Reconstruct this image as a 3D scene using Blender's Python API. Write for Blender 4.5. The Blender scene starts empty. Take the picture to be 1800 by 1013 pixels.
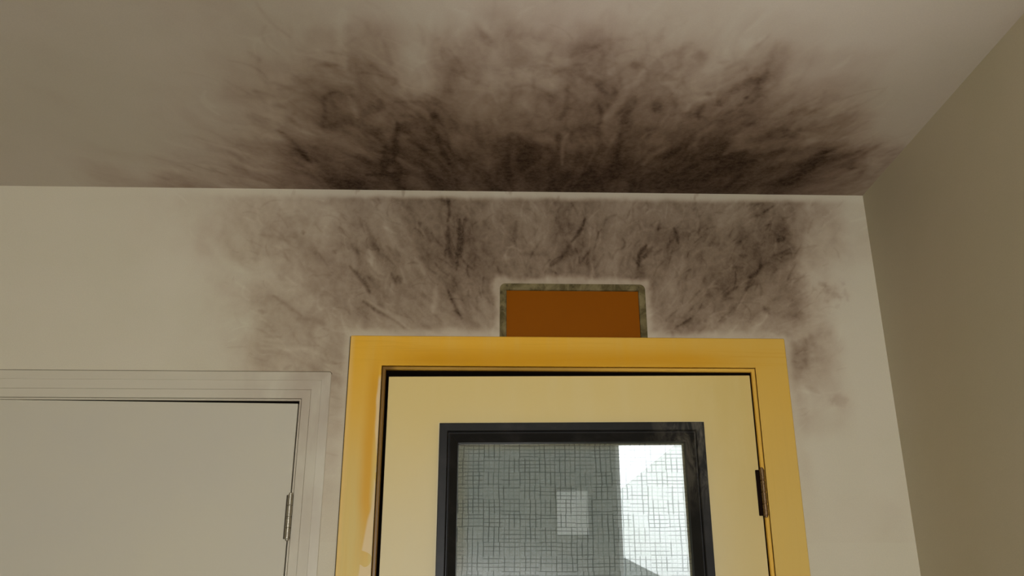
import bpy, bmesh, math, random
import numpy as np
from mathutils import Vector, Matrix

# ------------------------------------------------------------------ camera, light, exposure
S = bpy.context.scene
COL = S.collection
HC = 2.503          # ceiling height
XR = 0.890          # right wall
XL = -2.30          # left wall
YB = -4.40          # wall behind the camera

cam_d = bpy.data.cameras.new('camera'); cam = bpy.data.objects.new('camera', cam_d); COL.objects.link(cam)
cam_d.sensor_width = 36.0; cam_d.lens = 36.0 * 1568.0 / 1800.0; cam_d.clip_start = 0.02
P, Yw, Rl = math.radians(20.458), math.radians(1.523), math.radians(-0.032)
fw = Vector((math.sin(Yw)*math.cos(P), math.cos(Yw)*math.cos(P), math.sin(P)))
rt = Vector((math.cos(Yw), -math.sin(Yw), 0)); up = rt.cross(fw)
rt2 = rt*math.cos(Rl) + up*math.sin(Rl); up2 = up*math.cos(Rl) - rt*math.sin(Rl)
m = Matrix((rt2, up2, -fw)).transposed().to_4x4(); m.translation = Vector((0, -1.9, 1.55))
cam.matrix_world = m
S.camera = cam

S.view_settings.view_transform = 'Standard'; S.view_settings.look = 'None'
S.view_settings.gamma = 1.0; S.view_settings.exposure = 0.0
S.view_settings.use_curve_mapping = False
S.cycles.use_denoising = True
S.cycles.max_bounces = 10; S.cycles.diffuse_bounces = 6; S.cycles.transparent_max_bounces = 12

W = bpy.data.worlds.new('sky'); S.world = W; W.use_nodes = True
bg = W.node_tree.nodes['Background']; bg.inputs['Color'].default_value = (0.86, 0.93, 1.0, 1); bg.inputs['Strength'].default_value = 6.0

def area(name, loc, target, sx, sy, power, color=(1, 1, 1), spread=180):
    d = bpy.data.lights.new(name, 'AREA'); d.shape = 'RECTANGLE'; d.size = sx; d.size_y = sy
    d.energy = power; d.color = color; d.spread = math.radians(spread)
    o = bpy.data.objects.new(name, d); COL.objects.link(o); o.location = loc
    o.rotation_euler = (Vector(target) - Vector(loc)).to_track_quat('-Z', 'Z').to_euler()
    return o
# daylight through the window in the rear wall, behind the camera and a little to its right
area('window_daylight', (0.0, YB - 0.10, 1.12), (0.0, 0, 1.30), 1.1, 1.0, 34.0, (1.0, 0.985, 0.96), 130)
# added fill spot, unseen below the camera, brightens the middle of the ceiling
sd = bpy.data.lights.new('uplighter', 'SPOT'); sd.energy = 31.0; sd.color = (1.0, 0.95, 1.0)
sd.spot_size = math.radians(46); sd.spot_blend = 1.0; sd.shadow_soft_size = 0.08
so = bpy.data.objects.new('uplighter', sd); COL.objects.link(so); so.location = (0.32, -1.45, 0.80)
so.rotation_euler = (Vector((0.33, -1.00, HC)) - so.location).to_track_quat('-Z', 'Y').to_euler()
# added fill lamp in the passage behind the glazed door; no window there
area('passage_daylight', (-1.15, 1.3, 1.5), (0.5, 1.3, 1.55), 1.0, 1.1, 12.0, (0.95, 1.0, 0.97))

# measured on the wall and ceiling, in metres
WALL_SOOT = '0004010100020204040506060505050505050505050505050505050404040202020500 0500000000040509111214141314141313141313141313141312131009100000000003 0000000000040509111314141414141414141414141414141414141111110000000000 0000000000040609121315151515151514141414141414141414141111110000000000 0000000002081319272829292929292929292929292929292929292627311108000000 0000000102101925333434343433343333333333333333333233323032371511000000 0000000203122532394141393939393939393939393939393939394041512719000000 0000000305173943464645424242424242424242424242424647474951604733010000 0000000306163943474848474847474646464546454545454950505253614934010000 0000000307153843505456606464646060606060606060656667686765645727040000 0000000313193541465358647071737170696969706970727170737473696526080101 0100010415203542465359657172757373717171737373747371767677726925120202 0303092534354049516063657073777373737373737373757677767678767334281011 0404102131343948505963656972767171727271727272757576767577757334291111 0404111527303545475863656768706363676362656462656567646264646641351009 0404111527303545485864656768706363676362656462656567636263646641351009'  # percent, x from -0.80, z from 1.75, step 0.05
CEIL_SOOT = '000000000000000000000000000000000000000000000000000000000000000000000000000000 000000000000000000000000000000000000000000000000000000000000000000000000000000 000000000000000000000000000000000000000001020303040505050506060606050600000000 000000000000030002030303030403030202050707080605050504020100000000000000000000 000000000001000003060707060706050404091111120807060605030100000000000000040000 000000000200000003060707060706050404081111120807060605030100000000000000000000 000000000300000003050707070808080609131718181718161515121010020000000000000600 000000000000000002040810172323321730323335303234272523171414040000000000000000 000000040000000002040810172424331734353537364044454739273542141009050000000006 000000020000000205111620204649412259494443475358605846314149151110060000000001 000000000000000205111620204549422359514645495559615950404653292521160300000000 000006000000030610222636556766635968656669636566666163615357484026190600000000 000002000000030610222636556766645968656669646667676265675861605840372202000000 000000000002051221274465707476757578777779777879727679838078767765562904000000 000300000002041221274465707476757578777779777879727679838079767767583111040309 000205050311152136515978848586878890878787919187868790919292939289868475484012 000305050816242840586479868687878890888787919187868790919292939289868475504012 071516071218283542607080878889909192929293959694949495959595949492918574694330 091818183034404953637881889090919293939393969695949495959595959492918581694640 121818203038405057637982889090919293939393969695949495959595959493918583695041'  # x from -0.95, y from -0.95, step 0.05
WALL_STREAKS = [([(-0.434,2.396),(-0.431,2.387)],0.0041,0.35),
([(-0.361,2.348),(-0.354,2.340)],0.0053,0.3),
([(-0.401,2.338),(-0.398,2.345)],0.0059,0.2),
([(-0.320,2.309),(-0.299,2.285),(-0.278,2.258),(-0.271,2.244)],0.0047,0.3),
([(-0.289,2.413),(-0.272,2.377),(-0.257,2.349)],0.0071,0.22),
([(-0.319,2.363),(-0.299,2.327),(-0.301,2.299)],0.0071,0.22),
([(-0.279,2.349),(-0.270,2.318)],0.0094,-0.3),
([(-0.270,2.328),(-0.268,2.312)],0.0118,-0.12),
([(-0.534,2.385),(-0.487,2.378),(-0.460,2.367)],0.0047,0.12),
([(-0.543,2.325),(-0.521,2.322)],0.0071,0.15),
([(-0.479,2.284),(-0.465,2.274)],0.0071,0.15),
([(-0.487,2.236),(-0.460,2.216),(-0.420,2.189)],0.0047,0.2),
([(-0.516,2.201),(-0.499,2.195)],0.0047,0.18),
([(-0.426,2.182),(-0.388,2.180),(-0.368,2.167)],0.0083,0.18),
([(-0.502,2.129),(-0.452,2.122),(-0.377,2.119)],0.0041,0.12),
([(-0.501,2.112),(-0.401,2.111)],0.0041,-0.12),
([(-0.381,2.097),(-0.362,2.084),(-0.337,2.080)],0.0059,0.18),
([(-0.449,2.064),(-0.433,2.073)],0.0047,0.2),
([(-0.285,2.224),(-0.256,2.204),(-0.217,2.184),(-0.188,2.160)],0.0041,0.28),
([(-0.276,2.228),(-0.230,2.195),(-0.175,2.158)],0.0035,-0.16),
([(-0.168,2.422),(-0.148,2.393),(-0.138,2.372)],0.0094,0.2),
([(-0.104,2.489),(-0.096,2.452),(-0.100,2.423)],0.0041,0.25),
([(-0.057,2.512),(-0.046,2.482)],0.0041,0.3),
([(-0.099,2.408),(-0.094,2.351),(-0.082,2.309)],0.0071,0.2),
([(-0.072,2.430),(-0.073,2.365),(-0.076,2.302)],0.0047,0.28),
([(-0.062,2.430),(-0.067,2.330)],0.0047,0.18),
([(-0.172,2.329),(-0.149,2.291)],0.0071,-0.2),
([(-0.225,2.293),(-0.212,2.266)],0.0047,0.22),
([(-0.209,2.285),(-0.204,2.271)],0.0083,0.2),
([(-0.094,2.253),(-0.084,2.226),(-0.062,2.185)],0.0041,0.28),
([(-0.078,2.246),(-0.058,2.199)],0.0059,-0.1),
([(-0.120,2.260),(-0.128,2.198)],0.0071,-0.15),
([(-0.153,2.171),(-0.131,2.160)],0.0047,0.15),
([(-0.016,2.427),(-0.003,2.406)],0.0047,0.15),
([(0.035,2.338),(0.037,2.324)],0.0106,-0.2),
([(0.018,2.310),(0.025,2.282)],0.0047,0.15),
([(0.220,2.429),(0.207,2.397),(0.189,2.375)],0.0047,0.3),
([(0.182,2.361),(0.162,2.332),(0.140,2.314)],0.0059,0.2),
([(0.364,2.369),(0.347,2.344),(0.343,2.316)],0.0053,0.28),
([(0.377,2.363),(0.356,2.338)],0.0053,0.2),
([(0.397,2.359),(0.380,2.342)],0.0047,0.18),
([(0.330,2.337),(0.343,2.318)],0.0041,0.15),
([(0.060,2.425),(0.057,2.374)],0.0059,0.15),
([(0.070,2.344),(0.132,2.343)],0.0059,0.12),
([(0.275,2.348),(0.283,2.329)],0.0047,0.15),
([(0.247,2.508),(0.276,2.483)],0.0071,0.2),
([(0.105,2.514),(0.111,2.492)],0.0035,0.15),
([(0.407,2.514),(0.415,2.488)],0.0035,0.15),
([(0.670,2.381),(0.691,2.391)],0.0047,0.3),
([(0.579,2.345),(0.595,2.344)],0.0041,0.2),
([(0.628,2.337),(0.622,2.308),(0.600,2.287),(0.587,2.259)],0.0059,0.18),
([(0.527,2.231),(0.538,2.245),(0.566,2.266)],0.0047,0.2),
([(0.520,2.180),(0.533,2.190)],0.0083,0.25),
([(0.562,2.224),(0.540,2.197)],0.0059,0.18),
([(0.623,2.218),(0.634,2.204)],0.0083,0.25),
([(0.663,2.194),(0.710,2.205)],0.0083,0.15),
([(0.431,2.414),(0.439,2.371)],0.0047,0.2),
([(0.398,2.429),(0.393,2.406)],0.0047,0.15),
([(0.446,2.342),(0.439,2.293)],0.0071,-0.15),
([(0.651,2.461),(0.637,2.388)],0.0165,0.1),
([(0.775,2.258),(0.796,2.247)],0.0189,0.26),
([(0.767,2.278),(0.770,2.272)],0.0071,0.3),
([(0.815,2.261),(0.818,2.236)],0.0071,0.25),
([(0.743,2.265),(0.748,2.261)],0.0059,0.22),
([(0.772,2.230),(0.766,2.239)],0.0071,0.22),
([(0.709,2.140),(0.704,2.085)],0.0094,0.25),
([(0.682,2.131),(0.688,2.100)],0.0130,0.12),
([(0.723,2.151),(0.729,2.125)],0.0106,0.15),
([(0.700,2.033),(0.724,2.020)],0.0083,0.14),
([(0.755,2.001),(0.781,2.005)],0.0177,0.18),
([(0.693,1.969),(0.693,1.932)],0.0153,0.1),
([(0.735,2.447),(0.741,2.418)],0.0189,0.08),
([(-0.231,2.487),(-0.217,2.477)],0.0071,0.2),
([(0.010,2.498),(0.051,2.495)],0.0106,-0.25),
([(0.246,2.498),(0.300,2.494)],0.0071,-0.1),
([(-0.278,2.487),(-0.352,2.498)],0.0059,0.12),
([(-0.130,2.481),(-0.097,2.477)],0.0071,0.12),
([(0.628,2.439),(0.661,2.499)],0.0189,0.1),
([(0.776,2.268),(0.800,2.247)],0.0165,0.22),
([(0.755,2.001),(0.785,2.005)],0.0142,0.15),
([(0.757,2.275),(0.763,2.278)],0.0059,0.3),
([(0.811,2.278),(0.816,2.275)],0.0059,0.25),
([(0.790,2.220),(0.796,2.225)],0.0059,0.2)]
CEIL_STREAKS = [([(-0.255,-0.339),(-0.255,-0.440),(-0.246,-0.549),(-0.247,-0.614)],0.0189,0.09),
([(-0.199,-0.203),(-0.194,-0.382),(-0.172,-0.498)],0.0142,0.054),
([(-0.075,-0.277),(-0.075,-0.445),(-0.053,-0.554),(-0.056,-0.603)],0.0189,0.1125),
([(-0.122,-0.276),(-0.127,-0.384)],0.0142,0.054),
([(0.016,-0.556),(0.035,-0.606),(0.024,-0.652)],0.0165,0.054),
([(0.144,-0.349),(0.145,-0.470),(0.158,-0.559),(0.195,-0.585)],0.0177,0.072),
([(0.268,-0.286),(0.277,-0.454),(0.313,-0.546),(0.347,-0.581)],0.0201,0.09),
([(0.378,-0.265),(0.424,-0.378),(0.493,-0.460),(0.503,-0.533),(0.493,-0.601)],0.0189,0.081),
([(0.544,-0.569),(0.573,-0.603),(0.546,-0.650)],0.0189,0.054),
([(-0.478,-0.354),(-0.446,-0.244),(-0.384,-0.121)],0.0189,0.0675),
([(-0.366,-0.563),(-0.357,-0.511),(-0.361,-0.438)],0.0142,0.045),
([(-0.299,-0.420),(-0.335,-0.337),(-0.314,-0.248)],0.0189,0.0675),
([(-0.328,-0.439),(-0.401,-0.397),(-0.425,-0.436)],0.0236,-0.045),
([(-0.123,-0.602),(-0.111,-0.463),(-0.148,-0.404)],0.0189,-0.054),
([(0.068,-0.531),(0.096,-0.487)],0.0236,-0.054),
([(0.395,-0.457),(0.365,-0.333),(0.331,-0.191)],0.0118,-0.045),
([(0.545,-0.535),(0.576,-0.402),(0.522,-0.269)],0.0153,-0.054),
([(0.228,-0.490),(0.237,-0.578)],0.0118,-0.036),
([(-0.015,-0.538),(-0.015,-0.427)],0.0142,-0.036),
([(-0.441,-0.268),(-0.429,-0.238),(-0.414,-0.192),(-0.401,-0.134)],0.0083,0.3),
([(-0.543,-0.189),(-0.533,-0.144)],0.0047,0.15),
([(-0.324,-0.503),(-0.285,-0.506)],0.0059,0.22),
([(-0.275,-0.614),(-0.279,-0.565),(-0.281,-0.522)],0.0083,0.15),
([(-0.249,-0.660),(-0.261,-0.598),(-0.266,-0.548),(-0.269,-0.496)],0.0106,-0.2),
([(-0.277,-0.401),(-0.273,-0.360),(-0.272,-0.323)],0.0059,-0.22),
([(-0.246,-0.622),(-0.257,-0.566),(-0.261,-0.496)],0.0094,0.2),
([(-0.217,-0.392),(-0.226,-0.350)],0.0083,0.3),
([(-0.237,-0.381),(-0.244,-0.339)],0.0106,0.2),
([(-0.192,-0.308),(-0.202,-0.227),(-0.215,-0.139)],0.0059,0.25),
([(-0.209,-0.250),(-0.204,-0.227)],0.0059,0.2),
([(-0.225,-0.214),(-0.240,-0.098)],0.0106,0.18),
([(-0.282,-0.075),(-0.210,-0.085)],0.0071,0.2),
([(-0.188,-0.383),(-0.127,-0.388)],0.0059,0.18),
([(-0.187,-0.334),(-0.159,-0.331)],0.0047,0.15),
([(-0.113,-0.265),(-0.107,-0.210),(-0.092,-0.129)],0.0059,0.2),
([(-0.332,-0.348),(-0.330,-0.379),(-0.317,-0.407),(-0.300,-0.416)],0.0047,0.2),
([(-0.088,-0.553),(-0.077,-0.519),(-0.073,-0.483),(-0.083,-0.425)],0.0153,0.25),
([(-0.109,-0.405),(-0.119,-0.321)],0.0106,0.15),
([(-0.024,-0.620),(-0.015,-0.588)],0.0083,0.15),
([(0.033,-0.614),(0.040,-0.598),(0.059,-0.603)],0.0118,0.15),
([(-0.010,-0.580),(-0.008,-0.575)],0.0071,0.2),
([(0.037,-0.504),(0.040,-0.476)],0.0059,0.2),
([(0.039,-0.438),(0.071,-0.449),(0.099,-0.430),(0.120,-0.407)],0.0059,0.22),
([(0.117,-0.415),(0.134,-0.327)],0.0106,0.2),
([(0.145,-0.451),(0.148,-0.370),(0.140,-0.327)],0.0059,0.2),
([(-0.093,-0.265),(-0.090,-0.200)],0.0059,0.15),
([(-0.030,-0.312),(-0.025,-0.243),(-0.016,-0.207)],0.0083,0.2),
([(0.058,-0.257),(0.064,-0.184),(0.079,-0.133)],0.0083,0.15),
([(0.162,-0.272),(0.153,-0.236),(0.159,-0.135)],0.0041,-0.2),
([(0.144,-0.271),(0.146,-0.206)],0.0083,0.2),
([(0.191,-0.225),(0.221,-0.110)],0.0142,0.12),
([(0.070,-0.358),(0.067,-0.336)],0.0142,0.2),
([(0.197,-0.456),(0.221,-0.423)],0.0059,0.22),
([(0.219,-0.296),(0.223,-0.340),(0.212,-0.383)],0.0047,0.2),
([(0.144,-0.542),(0.162,-0.568),(0.186,-0.577)],0.0118,0.22),
([(0.260,-0.527),(0.265,-0.513)],0.0083,0.3),
([(0.280,-0.501),(0.252,-0.394),(0.227,-0.330)],0.0106,-0.2),
([(0.274,-0.411),(0.267,-0.373),(0.272,-0.320)],0.0142,0.25),
([(0.269,-0.274),(0.275,-0.215),(0.276,-0.084)],0.0071,0.18),
([(0.308,-0.546),(0.339,-0.572),(0.350,-0.589)],0.0106,0.2),
([(0.313,-0.492),(0.343,-0.475)],0.0106,0.2),
([(0.371,-0.565),(0.384,-0.539)],0.0118,0.28),
([(0.415,-0.531),(0.430,-0.535)],0.0059,0.25),
([(0.395,-0.504),(0.432,-0.528),(0.440,-0.575),(0.473,-0.601)],0.0153,-0.15),
([(0.460,-0.439),(0.479,-0.469),(0.503,-0.479),(0.509,-0.507)],0.0118,0.3),
([(0.511,-0.469),(0.512,-0.498)],0.0094,0.2),
([(0.416,-0.432),(0.420,-0.424)],0.0083,0.3),
([(0.445,-0.403),(0.451,-0.387)],0.0094,0.3),
([(0.421,-0.392),(0.413,-0.367),(0.423,-0.335)],0.0071,0.25),
([(0.387,-0.366),(0.402,-0.404),(0.432,-0.419)],0.0094,-0.25),
([(0.495,-0.420),(0.494,-0.414)],0.0059,0.25),
([(0.491,-0.392),(0.488,-0.385)],0.0059,0.25),
([(0.531,-0.421),(0.535,-0.370)],0.0083,0.15),
([(0.375,-0.217),(0.356,-0.187),(0.339,-0.140)],0.0071,-0.16),
([(0.381,-0.154),(0.398,-0.198),(0.419,-0.243),(0.446,-0.260)],0.0142,0.15),
([(0.536,-0.304),(0.525,-0.257),(0.510,-0.196)],0.0094,-0.14),
([(0.540,-0.176),(0.560,-0.217),(0.579,-0.259),(0.599,-0.312),(0.613,-0.357),(0.643,-0.372)],0.0177,0.25),
([(0.544,-0.184),(0.564,-0.063)],0.0106,0.08),
([(0.617,-0.271),(0.634,-0.295)],0.0165,0.2),
([(0.689,-0.273),(0.658,-0.219),(0.631,-0.147)],0.0106,-0.08),
([(0.721,-0.201),(0.751,-0.236),(0.794,-0.252),(0.842,-0.253)],0.0153,0.25),
([(0.714,-0.128),(0.729,-0.196)],0.0236,0.15),
([(0.801,-0.133),(0.821,-0.136)],0.0071,0.25),
([(0.687,-0.051),(0.704,-0.080)],0.0130,0.15),
([(0.576,-0.579),(0.581,-0.535)],0.0165,0.12),
([(0.667,-0.415),(0.673,-0.429)],0.0118,0.1),
([(0.327,-0.416),(0.327,-0.364)],0.0106,0.2),
([(0.372,-0.355),(0.394,-0.360)],0.0106,0.18),
([(-0.356,-0.281),(-0.306,-0.305),(-0.266,-0.339)],0.0165,0.12),
([(-0.025,-0.502),(-0.028,-0.446)],0.0083,0.15),
([(0.498,-0.601),(0.508,-0.516)],0.0059,0.12),
([(0.119,-0.532),(0.131,-0.515)],0.0165,-0.15),
([(0.071,-0.566),(0.100,-0.505)],0.0142,-0.1),
([(0.005,-0.555),(-0.004,-0.466)],0.0094,-0.1),
([(-0.135,-0.569),(-0.130,-0.424)],0.0165,-0.08)]


# ------------------------------------------------------------------ helpers
def tag(o, label=None, cat=None, group=None, kind=None):
    if label: o['label'] = label
    if cat: o['category'] = cat
    if group: o['group'] = group
    if kind: o['kind'] = kind
    return o
def obj(name, bm, mat, parent=None, smooth=False, bevel=0.0, seg=2):
    me = bpy.data.meshes.new(name)
    bmesh.ops.recalc_face_normals(bm, faces=bm.faces)
    bm.to_mesh(me); bm.free()
    if smooth:
        for p in me.polygons: p.use_smooth = True
    me.materials.append(mat)
    o = bpy.data.objects.new(name, me); COL.objects.link(o)
    if parent: o.parent = parent
    if bevel:
        b = o.modifiers.new('bevel', 'BEVEL'); b.width = bevel; b.segments = seg; b.limit_method = 'ANGLE'; b.harden_normals = False
    return o
def empty(name, loc):
    o = bpy.data.objects.new(name, None); COL.objects.link(o); o.location = loc; o.empty_display_size = 0.1
    return o
def add_box(bm, x0, x1, y0, y1, z0, z1):
    v = [bm.verts.new((x, y, z)) for x in (x0, x1) for y in (y0, y1) for z in (z0, z1)]
    for f in ((0, 1, 3, 2), (4, 6, 7, 5), (0, 4, 5, 1), (2, 3, 7, 6), (0, 2, 6, 4), (1, 5, 7, 3)):
        bm.faces.new([v[i] for i in f])
def box(*a):
    bm = bmesh.new(); add_box(bm, *a); return bm
def ring(x0, x1, z0, z1, u, y, r, closed, seg=5):
    """outline of a frame at inset u; closed frames run round, open ones stand on z0"""
    a, b, t = x0 + u, x1 - u, z1 - u
    lo = z0 + u if closed else z0
    rr = max(r - u, 0.0004)
    pts = []
    def arc(cx, cz, s):
        for i in range(seg + 1):
            an = math.radians(s - 90.0 * i / seg)
            pts.append((cx + rr*math.cos(an), y, cz + rr*math.sin(an)))
    if closed: arc(a + rr, lo + rr, 270)
    else: pts.append((a, y, lo))
    arc(a + rr, t - rr, 180); arc(b - rr, t - rr, 90)
    if closed: arc(b - rr, lo + rr, 0)
    else: pts.append((b, y, lo))
    return pts
def sweep_frame(x0, x1, z0, z1, profile, r=0.0, closed=False, xf=None):
    bm = bmesh.new(); prev = None; first = None
    for u, y in profile:
        cur = [bm.verts.new(xf(*p) if xf else p) for p in ring(x0, x1, z0, z1, u, y, r, closed)]
        if prev:
            n = len(cur)
            for i in range(n if closed else n - 1):
                j = (i + 1) % n
                bm.faces.new((prev[i], prev[j], cur[j], cur[i]))
        prev = cur
    return bm
def cyl(bm, x, y, z0, z1, r, n=20, cap=0.0):
    rings = []
    zs = [(z0, r*0.0), (z0, r - cap), (z0 + cap, r), (z1 - cap, r), (z1, r - cap), (z1, 0.0)] if cap else [(z0, 0.0), (z0, r), (z1, r), (z1, 0.0)]
    for z, q in zs:
        if q == 0: rings.append([bm.verts.new((x, y, z))])
        else: rings.append([bm.verts.new((x + q*math.cos(2*math.pi*i/n), y + q*math.sin(2*math.pi*i/n), z)) for i in range(n)])
    for A, B in zip(rings, rings[1:]):
        for i in range(n):
            j = (i + 1) % n
            if len(A) == 1: bm.faces.new((A[0], B[j], B[i]))
            elif len(B) == 1: bm.faces.new((A[i], A[j], B[0]))
            else: bm.faces.new((A[i], A[j], B[j], B[i]))

# ------------------------------------------------------------------ node helpers
class NT:
    def __init__(s, name, rough=0.6, spec=0.3):
        s.m = bpy.data.materials.new(name); s.m.use_nodes = True; s.t = s.m.node_tree
        s.b = s.t.nodes['Principled BSDF']; s.b.inputs['Roughness'].default_value = rough
        s.b.inputs['Specular IOR Level'].default_value = spec
        s.out = s.t.nodes['Material Output']
        s.tc = s.t.nodes.new('ShaderNodeTexCoord'); s.xyz = s.t.nodes.new('ShaderNodeSeparateXYZ')
        s.t.links.new(s.tc.outputs['Object'], s.xyz.inputs[0])
        s.X, s.Y, s.Z = s.xyz.outputs
    def lk(s, a, b): s.t.links.new(a, b)
    def _in(s, sock, v):
        if isinstance(v, bpy.types.NodeSocket): s.lk(v, sock)
        else: sock.default_value = v
    def math(s, op, a, b=0.0, c=0.0, clamp=False):
        n = s.t.nodes.new('ShaderNodeMath'); n.operation = op; n.use_clamp = clamp
        s._in(n.inputs[0], a); s._in(n.inputs[1], b); s._in(n.inputs[2], c); return n.outputs[0]
    def ramp(s, v, a, b, lo=0.0, hi=1.0):
        n = s.t.nodes.new('ShaderNodeMapRange'); n.interpolation_type = 'SMOOTHSTEP'
        s._in(n.inputs[0], v)
        n.inputs[1].default_value = a; n.inputs[2].default_value = b; n.inputs[3].default_value = lo; n.inputs[4].default_value = hi
        return n.outputs[0]
    def mix(s, f, a, b, mode='MIX'):
        n = s.t.nodes.new('ShaderNodeMix'); n.data_type = 'RGBA'; n.blend_type = mode; n.clamp_factor = True
        s._in(n.inputs[0], f)
        for k, v in ((6, a), (7, b)):
            if isinstance(v, tuple): v = tuple(v) + (1,) if len(v) == 3 else v
            s._in(n.inputs[k], v)
        return n.outputs[2]
    def noise(s, scale, detail=3.0, rough=0.55, dist=0.0, vec=None, stretch=None):
        n = s.t.nodes.new('ShaderNodeTexNoise'); n.inputs['Scale'].default_value = scale
        n.inputs['Detail'].default_value = detail; n.inputs['Roughness'].default_value = rough; n.inputs['Distortion'].default_value = dist
        v = vec or s.tc.outputs['Object']
        if stretch:
            mp = s.t.nodes.new('ShaderNodeMapping'); mp.inputs['Scale'].default_value = stretch
            s.lk(v, mp.inputs[0]); v = mp.outputs[0]
        s.lk(v, n.inputs['Vector']); return n.outputs['Fac']
    def attr(s, name):
        n = s.t.nodes.new('ShaderNodeAttribute'); n.attribute_name = name; return n.outputs['Fac']
    def bump(s, h, strength, dist=0.002):
        n = s.t.nodes.new('ShaderNodeBump'); n.inputs['Strength'].default_value = strength; n.inputs['Distance'].default_value = dist
        s.lk(h, n.inputs['Height']); s.lk(n.outputs[0], s.b.inputs['Normal'])
    def col(s, c):
        s._in(s.b.inputs['Base Color'], tuple(c) + (1,) if isinstance(c, tuple) and len(c) == 3 else c)
        return s.m

def plaster(name, clean, soot=False, rough=0.85):
    n = NT(name, rough, 0.08)
    mott = n.noise(2.2, 4.0, 0.6)
    c = n.mix(n.ramp(mott, 0.35, 0.7, 0, 1), clean, tuple(a*b for a, b in zip(clean, (0.95, 0.96, 0.93))))
    fine = n.noise(420.0, 2.0, 0.6)
    if soot:
        d0 = n.attr('soot')
        g = n.noise(95.0, 4.0, 0.65, 0.6)
        d = n.math('MULTIPLY', d0, n.ramp(g, 0.25, 0.75, 0.94, 1.05))
        # a film of soot takes out more of the blue and green than of the red
        t = n.math('SUBTRACT', 1.0, n.math('MULTIPLY', n.math('MINIMUM', d, 1.0), 0.94))
        tr = n.math('POWER', t, n.math('ADD', 0.66, n.math('MULTIPLY', d0, 0.20)))
        cb = n.t.nodes.new('ShaderNodeCombineColor')
        n._in(cb.inputs[0], tr); n._in(cb.inputs[1], t); n._in(cb.inputs[2], n.math('POWER', t, 1.10))
        c = n.mix(1.0, c, cb.outputs[0], 'MULTIPLY')
    c = n.mix(n.ramp(fine, 0.3, 0.7, 0.0, 0.05), c, (0.1, 0.09, 0.07))
    n.bump(n.noise(55.0, 4.0, 0.6), 0.10, 0.004)
    return n.col(c)

M = {}
WALLC = (0.66, 0.605, 0.470)
M['wall'] = plaster('wall_paint', WALLC, True)
M['ceiling'] = plaster('ceiling_paint', (0.64, 0.578, 0.490), True)
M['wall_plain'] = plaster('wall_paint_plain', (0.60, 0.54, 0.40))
M['hall_wall'] = plaster('passage_paint', (0.30, 0.325, 0.30))
n = NT('floor_boards', 0.5); M['floor'] = n.col(n.mix(n.noise(6, 5, 0.6, 0, None, (8, 1, 1)), (0.16, 0.12, 0.08), (0.24, 0.19, 0.13)))
n = NT('concrete', 0.9); M['concrete'] = n.col(n.mix(n.noise(3, 5), (0.32, 0.33, 0.30), (0.42, 0.42, 0.38)))
M['white_render'] = plaster('white_render', (0.82, 0.82, 0.80))
n = NT('roof_slate', 0.6); M['slate'] = n.col(n.mix(n.noise(5, 4), (0.16, 0.18, 0.17), (0.24, 0.25, 0.24)))

# ------------------------------------------------------------------ noise for the soot
_rng = np.random.RandomState(7)
_T = _rng.rand(256, 256)
def vn(x, y, o=0):
    x = x + 37.3*o; y = y + 11.7*o
    xi = np.floor(x).astype(int); yi = np.floor(y).astype(int); fx = x - xi; fy = y - yi
    fx = fx*fx*(3-2*fx); fy = fy*fy*(3-2*fy)
    a = _T[yi % 256, xi % 256]; b = _T[yi % 256, (xi+1) % 256]; c = _T[(yi+1) % 256, xi % 256]; d = _T[(yi+1) % 256, (xi+1) % 256]
    return (a*(1-fx)+b*fx)*(1-fy) + (c*(1-fx)+d*fx)*fy
def fbm(x, y, o=0, octv=4, g=0.5):
    s = 0; a = 1; t = 0
    for k in range(octv):
        s = s + a*vn(x*2**k, y*2**k, o + k*3); t += a; a *= g
    return s/t*2 - 1
def smooth(v, a, b):
    t = np.clip((v-a)/(b-a), 0, 1); return t*t*(3-2*t)
def decode(txt):
    return np.array([[int(r[i:i+2])/100 for i in range(0, len(r), 2)] for r in txt.split()])
def sample(G, x0, y0, st, X, Yv):
    u = np.clip((X-x0)/st, 0, G.shape[1]-1.001); v = np.clip((Yv-y0)/st, 0, G.shape[0]-1.001)
    i = u.astype(int); j = v.astype(int); fu = u-i; fv = v-j
    fu = fu*fu*(3-2*fu)*0.5+fu*0.5; fv = fv*fv*(3-2*fv)*0.5+fv*0.5
    return (G[j, i]*(1-fu)+G[j, i+1]*fu)*(1-fv) + (G[j+1, i]*(1-fu)+G[j+1, i+1]*fu)*fv
SRC = (0.17, 1.90)   # the fire's plume rose from the head of the glazed door
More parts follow.
